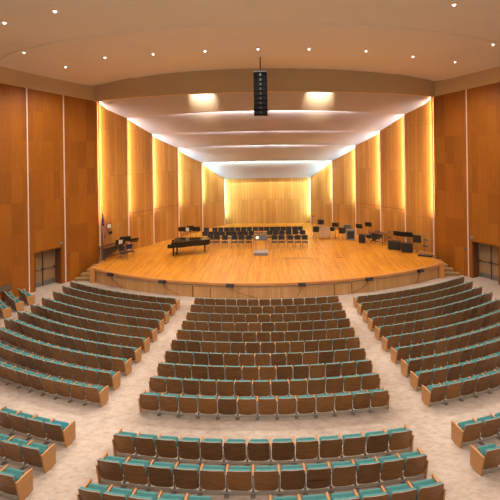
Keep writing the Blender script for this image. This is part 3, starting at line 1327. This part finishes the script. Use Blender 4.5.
# ---- flag, clock, box on the first left shell panel
p = on_stage(102.3, 260.0)
fl = thing('flag_on_stand', 'furled red white and blue flag on a pole at the left stage wall', 'flag', (p.x + 0.05, p.y, STAGE_Z))
mb = MB()
mb.lathe([(0.17, 0), (0.17, 0.03), (0.10, 0.06), (0.04, 0.12), (0.03, 0.14)], 18)
mb.build('base', M['brass'], fl, True)
mb = MB()
mb.tube([(0, 0, 0.1), (-.05, 0, 3.5)], 0.02, 8)
mb.build('pole', M['bar_wood'], fl, True)
mb = MB()
mb.lathe([(0.02, 0), (0.045, 0.05), (0.035, 0.12), (0.005, 0.22)], 10, (-.05, 0, 3.5))
mb.build('finial', M['brass'], fl, True)
mb = MB()
cols, uvs = [], []
for i in range(25):
    u = i / 24
    col, uu = [], []
    for j in range(15):
        v = j / 14
        wdt = 0.10 + 0.16 * max(sin(pi * min(v * 1.05, 1)), 0) ** 0.8 + 0.05 * v
        a = u * 5.5 * pi
        x = -0.03 + (u - 0.25) * wdt + 0.12 * v + 0.012 * sin(a)
        y = -0.03 + 0.055 * cos(a) * (0.5 + v)
        z = 3.15 - 2.0 * v * (1 - 0.12 * u) - 0.10 * u
        col.append((x, y, z))
        uu.append((u, 1 - v))
    cols.append(col)
    uvs.append(uu)
mb.sheet(cols, (0, 0.006, 0), uvs)
mb.build('flag_cloth', M['flag'], fl, True)

A0 = Vector((-(SX[0] + 0.34), SD[0] + 0.05))
B0 = Vector((-SX[1], SD[1]))
dd0 = (B0 - A0).normalized()
nin = Vector((dd0.y, -dd0.x))


def on_panel(px, z):
    # where a picture column meets the first left shell panel
    best = min((abs(project((A0.x + (B0.x - A0.x) * t / 400, A0.y + (B0.y - A0.y) * t / 400, z))[0] - px), t) for t in range(401))[1]
    q = A0.lerp(B0, best / 400) + nin * 0.03
    return q


def z_at(py, D):
    return CAM.z + (CY - py) / FPX * D


q = on_panel(108.6, 2.7)
ck = thing('wall_clock', 'round white wall clock on the shell panel beside the flag', 'clock', (q.x, q.y, z_at(226.0 - 2.2, q.y)), atan2(dd0.y, dd0.x))
mb = MB()
mb.lathe([(0.14, -0.02), (0.225, -0.02), (0.225, 0.04), (0.165, 0.05), (0.155, 0.03)], 28, (0, 0, 0), E(pi / 2, 0, 0))
mb.build('rim', M['maroon'], ck, True)
mb = MB()
mb.lathe([(0.158, 0.0), (0.158, 0.034), (0.01, 0.036)], 28, (0, 0, 0), E(pi / 2, 0, 0))
mb.build('face', M['paper'], ck)
mb = MB()
mb.box((0.04, -0.045, 0.04), (0.014, 0.006, 0.13), E(0, 0.8, 0))
mb.box((-0.02, -0.045, -0.05), (0.012, 0.006, 0.15), E(0, 0.35, 0))
mb.build('hands', M['black'], ck)
q = on_panel(110.3, 2.2)
mb = MB()
mb.box((0, 0, 0), (0.28, 0.06, 0.18), bev=0.012)
bx = mb.build('wall_box', M['black'])
bx.location = (q.x, q.y, z_at(232.4 - 2.2, q.y))
bx.rotation_euler = (0, 0, atan2(dd0.y, dd0.x))
tag(bx, 'small black box on the shell panel under the clock', 'wall box')


# ---- percussion and backline
def marimba(px, py, rz, label, L=1.9, W=0.7, h=0.85):
    p = on_stage(px, py)
    t = thing('marimba', label, 'marimba', (p.x, p.y, STAGE_Z), rz)
    mb = MB()
    n = int(L / 0.065)
    for k in range(n):
        f = 1 - 0.55 * k / n
        mb.box((-L / 2 + k * L / n, -0.12, h), (0.05, 0.40 * f + .1, 0.022))
        if k % 7 not in (2, 6):
            mb.box((-L / 2 + (k + .5) * L / n, 0.24, h + .05), (0.05, 0.34 * f + .08, 0.022))
    mb.build('tone_bars', M['bar_wood'], t)
    mb = MB()
    for k in range(n):
        r = 0.5 * (1 - k / n) + 0.15
        mb.tube([(-L / 2 + k * L / n, -0.1, h - 0.05), (-L / 2 + k * L / n, -0.1, h - 0.05 - r)], 0.024, 6)
    mb.build('resonators', M['charcoal'], t)
    mb = MB()
    for sy in (-1, 1):
        mb.tube([(-L / 2 - .1, sy * W / 2, h - .04), (L / 2 + .05, sy * W / 4, h - .04)], 0.025, 6)
    mb.tube([(-L / 2, 0, 0.18), (L / 2, 0, 0.18)], 0.03, 6)
    mb.build('frame', M['charcoal'], t)
    for sx in (-1, 1):
        for sy in (-1, 1):
            mb = MB()
            yy = sy * (W / 2 if sx < 0 else W / 4)
            mb.tube([(sx * L / 2, yy, 0.0), (sx * L / 2, yy, h - .02)], 0.022, 6)
            mb.build('leg', M['charcoal'], t)
    return t


marimba(113.0, 257.9, 1.06, 'long dark marimba along the left stage wall beside the flag', 1.7, 0.5)
marimba(378.5, 244.2, -1.06, 'narrow keyboard percussion table on legs at the right shell wall', 1.1, 0.5, 0.82)

p = on_stage(116.5, 256.5)
put_chair(on_stage(123.5, 260).x, on_stage(123.5, 260).y, 0.8, 'black chair beside the marimba at the left stage wall', 'chairs by the left stage wall')
put_chair(on_stage(130, 258.0).x, on_stage(130, 258.0).y, 0.5, 'black chair in front of the left cluster of music stands', 'chairs by the left stage wall')

# bass drum on a stand
pdm = on_stage(324.3, 239.0)
bd = thing('bass_drum', 'large bass drum with tan skin facing the hall', 'drum', (pdm.x, pdm.y, STAGE_Z))
mb = MB()
mb.lathe([(0.43, -0.22), (0.455, -0.22), (0.455, 0.22), (0.43, 0.22)], 32, (0, 0, 0.62), E(pi / 2, 0, 0))
mb.build('shell', M['maroon'], bd, True)
mb = MB()
mb.lathe([(0.435, 0.215), (0.435, 0.232), (0.02, 0.236)], 32, (0, 0, 0.62), E(pi / 2, 0, 0))
mb.build('drum_head', M['skin_head'], bd)
mb = MB()
mb.lathe([(0.44, 0.20), (0.475, 0.20), (0.475, 0.25), (0.44, 0.25)], 32, (0, 0, 0.62), E(pi / 2, 0, 0))
mb.build('hoop', M['chrome'], bd, True)
mb = MB()
for sx in (-1, 1):
    mb.tube([(sx * 0.46, -0.15, 0.75), (sx * 0.40, -0.28, 0.0)], 0.018, 6)
    mb.tube([(sx * 0.46, 0.15, 0.75), (sx * 0.40, 0.28, 0.0)], 0.018, 6)
mb.build('stand', M['chrome'], bd)


def drum(px, py, label, r, dep, h, name='tom_drum', D=None):
    p = on_stage(px, py)
    t = thing(name, label, 'drum', (p.x, p.y, STAGE_Z))
    mb = MB()
    mb.lathe([(r, h - dep), (r * 1.02, h - dep), (r * 1.02, h), (r, h)], 22)
    mb.build('shell', M['black'], t, True)
    mb = MB()
    mb.lathe([(r * .99, h), (r * .99, h + 0.012), (0.01, h + 0.014)], 22)
    mb.build('drum_head', M['charcoal'], t)
    for k in range(3):
        a = 2 * pi * k / 3 + .4
        mb = MB()
        mb.tube([(r * cos(a) * 0.9, r * sin(a) * .9, h - dep), (r * cos(a) * 1.2, r * sin(a) * 1.2, 0)], 0.014, 6)
        mb.build('leg', M['chrome'], t)
    return t


drum(316.2, 239.8, 'tall black drum on legs left of the bass drum', 0.24, 0.4, 1.05)
drum(321.0, 234.6, 'black drum behind the bass drum', 0.26, 0.35, 1.25)
drum(332.3, 237.5, 'small black drum right of the bass drum', 0.2, 0.3, 0.85)


def cymbal(px, py, label, h, r=0.22, two=False):
    p = on_stage(px, py)
    t = thing('cymbal_stand', label, 'cymbal stand', (p.x, p.y, STAGE_Z))
    for k in range(3):
        a = 2 * pi * k / 3
        mb = MB()
        mb.tube([(0, 0, 0.32), (0.28 * cos(a), 0.28 * sin(a), 0.01)], 0.012, 6)
        mb.build('leg', M['chrome'], t)
    mb = MB()
    mb.tube([(0, 0, 0.15), (0, 0, h + 0.04)], 0.013, 6)
    mb.build('pole', M['charcoal'], t)
    for q in ((h,) if not two else (h, h - 0.42)):
        mb = MB()
        rr = r if q == h else r * 1.1
        mb.lathe([(rr, q - 0.02), (rr * 0.5, q + 0.005), (0.05, q + 0.03), (0.01, q + 0.045)], 22, (0, 0, 0), E(0.12, 0.05, 0))
        mb.build('cymbal', M['charcoal'], t, True)
    return t


cymbal(312.6, 236.8, 'tall stand with a dark cymbal left of the drums', 1.75, 0.14)
cymbal(388.8, 245.4, 'stand with two dark discs between keyboard and black cases', 1.05, 0.17, True)
cymbal(424.8, 254.8, 'stand with two dark discs at the right end of the stage', 1.05, 0.2, True)

music_stand(335.5, 239.0, 'black music stand between bass drum and amplifier', 1.15, -0.2)
drum(342.3, 240.0, 'black drum on chrome legs just left of the amplifier', 0.27, 0.42, 0.98)
music_stand(359.3, 240.0, 'black music stand just right of the amplifier', 1.1, -0.5)
music_stand(368.5, 241.0, 'black music stand between the drum case and keyboard percussion', 1.3, -0.5)
music_stand(397.0, 247.4, 'black music stand behind the left black equipment case', 1.02, -0.6)
music_stand(403.3, 248.9, 'black music stand behind the gap between black cases', 1.05, -0.6)
music_stand(409.3, 250.4, 'black music stand behind the right black equipment case', 1.12, -0.6)
music_stand(417.2, 253.3, 'largest black music stand at the right end of the stage', 0.98, -0.55, w=0.54, tilt=0.12, dh=0.52)


def cabinet(px, py, label, w, d, h, rz, name, mat, grille=True, cat='amplifier'):
    p = on_stage(px, py)
    t = thing(name, label, cat, (p.x, p.y + d / 2, STAGE_Z), rz)
    mb = MB()
    mb.box((0, 0, h / 2 + 0.04), (w, d, h), bev=0.02)
    mb.build('cabinet', mat, t)
    if grille:
        mb = MB()
        mb.box((0, -d / 2 - 0.004, h / 2 + 0.03), (w * 0.76, 0.012, h * 0.72))
        mb.build('grille', M['black'], t)
    mb = MB()
    mb.tube([(-w * .15, 0, h + 0.04), (-w * .12, 0, h + 0.08), (w * .12, 0, h + 0.08), (w * .15, 0, h + 0.04)], 0.014, 6)
    mb.build('handle', M['charcoal'], t)
    for sx in (-1, 1):
        for sy in (-1, 1):
            mb = MB()
            mb.lathe([(0.03, -0.015), (0.04, -0.012), (0.04, 0.012), (0.03, 0.015)], 10, (sx * w * .4, sy * d * .4, 0.04), E(0, pi / 2, 0))
            mb.build('caster', M['charcoal'], t)
    return t


cabinet(351, 240.6, 'grey guitar amplifier with black grille near the right shell wall', 0.68, 0.36, 0.82, -0.1, 'guitar_amplifier', M['grey'])
p = on_stage(349, 239.5)
cabinet(362.8, 243.5, 'upright black drum case right of the amplifier', 0.46, 0.40, 0.60, -0.4, 'equipment_case', M['black'], False, 'case')
cabinet(395.6, 250.2, 'black equipment case, left one of two beside each other on stage', 0.85, 0.5, 0.55, -0.35, 'equipment_case', M['black'], False, 'case')
cabinet(408.3, 253.0, 'black equipment case, right one of two beside each other on stage', 0.75, 0.5, 0.58, -0.35, 'equipment_case', M['black'], False, 'case')
# grey mixer-like box that stands on the amplifier
am = on_stage(348.2, 240.6)
mb = MB()
mb.box((0, 0, 0.13), (0.50, 0.30, 0.25), bev=0.015)
ah = mb.build('amplifier_head', M['charcoal'])
ah.location = (am.x - .02, am.y + 0.18, STAGE_Z + 0.955)
tag(ah, 'dark amplifier head sitting on the grey guitar amplifier', 'amplifier')
mb = MB()
for k in range(5):
    mb.lathe([(0.018, 0), (0.018, 0.02), (0.01, 0.022)], 8, (-0.18 + k * .09, -0.15, 0.13), E(pi / 2, 0, 0))
mb.build('knobs', M['chrome'], ah)
# snare on low stand with pale sides
p = drum(369.0, 244.4, 'low drum with pale stand right of the drum case', 0.2, 0.28, 0.75)
# low black pedal boards at right end
p = on_stage(427, 256.2)
mb = MB()
mb.box((0, 0, 0.05), (0.9, 0.4, 0.09), bev=0.015)
o = mb.build('pedal_board', M['black'])
o.location = (p.x - .1, p.y, STAGE_Z)
o.rotation_euler = (0, 0, -0.5)
tag(o, 'low black board lying on the stage at its right end', 'board')
mb = MB()
for k in range(4):
    mb.box((-0.3 + k * .2, -0.02, 0.11), (0.12, 0.18, 0.03), E(.2, 0, 0), bev=.008)
mb.build('pedals', M['steel'], o)

# floor pockets
for (a, b, y, lab) in ((283, 312, 258.4, 'long dark metal strip set in the stage floor right of the podium'), (337, 343.5, 257.6, 'short dark metal plate set in the stage floor near the amplifier')):
    p, q = on_stage(a, y), on_stage(b, y)
    mb = MB()
    mb.box(((p.x + q.x) / 2, p.y, STAGE_Z + 0.006), (q.x - p.x, 0.12, 0.012), bev=0.003)
    o = mb.build('floor_pocket', M['steel'])
    tag(o, lab, 'floor plate')

# ------------------------------------------------------------------ hanging line array
DA = 21.6
top, bot = at_d(260.3, 73, DA), at_d(261.5, 115, DA)
ar = thing('line_array_speaker', 'tall black column of speakers hanging over the stage edge', 'speaker', (top.x, DA, bot.z))
h = top.z - bot.z
NB = 9
for k in range(NB):
    mb = MB()
    zz = h * (k + 0.5) / NB - 0.0
    mb.box((0, 0.02 * (NB - k) * 0.3, zz), (0.70, 0.42, h / NB - 0.004), E(-0.015 * (NB - k), 0, 0), bev=0.008)
    e = mb.build('speaker_element', M['matte_black'], ar)
    mb = MB()
    mb.box((0, -0.212 + 0.006 * (NB - k), zz), (0.10, 0.012, h / NB * 0.5))
    mb.build('grille_slot', M['black'], e)
mb = MB()
mb.box((0, 0, h + 0.05), (0.66, 0.36, 0.03))
mb.box((0, 0, h + 0.12), (0.70, 0.05, 0.04))
mb.build('fly_frame', M['grey'], ar)
zc = ceil_z(top.x, DA)
mb = MB()
mb.tube([(0, 0, h + 0.08), (0, 0, zc - bot.z)], 0.03, 8)
mb.build('hanging_rod', M['black'], ar)

# ------------------------------------------------------------------ lights
def lamp(name, kind, loc, energy, col, target=None, **kw):
    ld = bpy.data.lights.new(name, kind)
    ld.energy = energy
    ld.color = col
    for k, v in kw.items():
        setattr(ld, k, v)
    o = bpy.data.objects.new(name, ld)
    COL.objects.link(o)
    o.location = loc
    if target is not None:
        dv = Vector(target) - Vector(loc)
        o.rotation_euler = dv.to_track_quat('-Z', 'Y').to_euler()
    return o


HOUSE = 800
DOWN = [(24, 52), (65.5, 66.5), (105, 57), (153, 53.5), (205, 50.5), (258, 48.5), (309, 48.5), (366, 50.5), (413, 56), (455, 61.5), (493, 44)]
LONE = [(4.5, 22, 'small recessed downlight near the left wall, nearer than the curved row'), (55, 10.5, 'small recessed downlight in the near ceiling on the left'), (454, 4, 'small recessed downlight in the near ceiling on the right')]


def ceil_hit(px, py):
    d = ray(px, py)
    t = 5.0
    while t < 40:
        p = CAM + d * t
        if p.z >= ceil_z(p.x, p.y):
            return p
        t += 0.02
    return p


dl0 = None
for i, (px, py, *lab) in enumerate(DOWN + LONE):
    p = ceil_hit(px, py)
    z = ceil_z(p.x, p.y)
    if dl0 is None:
        dl0 = thing('downlight', '', 'ceiling light', (0, 0, 0), 0, 'recessed ceiling downlights')
        mb = MB()
        mb.lathe([(0.085, -0.005), (0.115, -0.02), (0.125, -0.008), (0.125, 0.03), (0.085, 0.03)], 20)
        mb.build('trim_ring', M['white'], dl0, True)
        mb = MB()
        mb.lathe([(0.01, -0.07), (0.032, -0.06), (0.045, -0.04), (0.048, -0.012), (0.048, 0.012)], 16)
        mb.build('lens', M['lamp'], dl0, True)
        r = dl0
    else:
        r = copy_tree(dl0)
    r.location = (p.x, p.y, z - 0.012)
    r['label'] = lab[0] if lab else 'small recessed ceiling downlight, %s from the left in the curved row' % ORD[i + 1]
    lamp('downlight_beam', 'SPOT', (p.x, p.y, z - 0.14), HOUSE, (1.0, 0.84, 0.68), (p.x, p.y, 0), spot_size=radians(150), spot_blend=0.8, shadow_soft_size=0.10)
# further downlights of the same kind over the near seating, out of the frame
for x, y in ((-10, 5), (-5, 5.5), (0, 5.5), (5, 5.5), (10, 5), (-10, 11.5), (-3.5, 11.5), (3.5, 11.5), (10, 11.5), (-6.5, 0), (0, 0), (6.5, 0)):
    lamp('downlight_beam', 'SPOT', (x, y, ceil_z(x, y) - 0.06), HOUSE, (1.0, 0.84, 0.68), (x, y, 0), spot_size=radians(150), spot_blend=0.8, shadow_soft_size=0.10)

# cove lights above the rear edge of each ceiling leaf, washing the next leaf
CCOL = [(1.0, 0.72, 0.42), (1.0, 0.80, 0.66), (1.0, 0.84, 0.78), (0.95, 0.93, 0.82), (0.80, 1.0, 0.82), (0.85, 1.0, 0.80)]
CPOW = [0, 120, 150, 230, 950, 60]
for k in range(1, 5):
    for s in (-0.5, 0.5):
        w = SX[k] * 0.98
        loc = (s * w * 2 * 0.5, SD[k] + 0.06, TZ[k] + ARCH[k] * 0.6 + (0.16 if k < 4 else 0.3))
        lamp('cove_light', 'AREA', loc, CPOW[k], CCOL[k], (loc[0], loc[1] + 0.6, loc[2] + (0.28 if k < 4 else 0.35)), shape='RECTANGLE', size=w * 0.95, size_y=0.06)
# vertical cove lights behind each protruding edge of the shell walls
VCOL = [(1.0, 0.80, 0.62), (1.0, 0.84, 0.72), (0.96, 0.95, 0.88), (0.74, 1.0, 1.0), (0.60, 1.0, 1.0), (0.55, 1.0, 1.0)]
VPOW = [290, 310, 310, 310, 290, 110]
for sgn in (-1, 1):
    for k in range(6):
        za = 3.6 if k < 5 else 1.6
        zb = TZ[k] - 0.1
        if k < 5:
            A = Vector((sgn * (SX[k] + 0.34), SD[k] + 0.05))
            B = Vector((sgn * SX[k + 1], SD[k + 1]))
        else:
            A = Vector((sgn * (SX[5] + 0.3), SD[5] + 0.33))
            B = Vector((0, SD[5] + 0.33))
        d = (B - A).normalized()
        out = Vector((sgn * abs(d.y), abs(d.x))) if k < 5 else Vector((0, 1))
        p = Vector((sgn * (SX[k] + 0.12), SD[k] + 0.07))
        aim = p + d * 0.30 + out * 0.34
        lamp('shell_cove_light', 'AREA', (p.x, p.y, (za + zb) / 2), VPOW[k], VCOL[k], (aim.x, aim.y, (za + zb) / 2), shape='RECTANGLE', size=0.07, size_y=zb - za)
# the two warm floodlights behind the bulkhead
for px in (203, 319):
    p = at_d(px, 97, 28.4)
    b = Vector((p.x * 0.97, BD + sag(p.x, 20) + 0.9, 11.75))
    lamp('bulkhead_flood', 'SPOT', b, 5000, (1.0, 0.72, 0.36), (p.x, 28.4, 11.95), spot_size=radians(46), spot_blend=0.9, shadow_soft_size=0.12)
# unseen spots added in the ceiling slots to brighten the boards
for k, e in ((0, 620), (1, 360), (2, 170), (3, 40)):
    for s in (-0.6, 0.0, 0.6):
        x = s * SX[k] * 1.0
        y = SD[k] + (0.12 if k else -0.6)
        z = TZ[k] + ARCH[k] * (1 - s * s) + 0.12
        lamp('stage_added_spot', 'SPOT', (x, y, z), e, (1.0, 0.78, 0.50), (x * 0.9, y - 1.0 + .6, 0), spot_size=radians(104), spot_blend=0.8, shadow_soft_size=0.15)

# ------------------------------------------------------------------ world
w = bpy.data.worlds.new('world')
bpy.context.scene.world = w
w.use_nodes = True
bg = w.node_tree.nodes['Background']
bg.inputs['Color'].default_value = (1.0, 0.86, 0.74, 1)
bg.inputs['Strength'].default_value = 0.42

vs_ = bpy.context.scene.view_settings
vs_.view_transform = 'Standard'
vs_.look = 'None'
vs_.gamma = 1.0
vs_.use_curve_mapping = False
vs_.exposure = 0.0
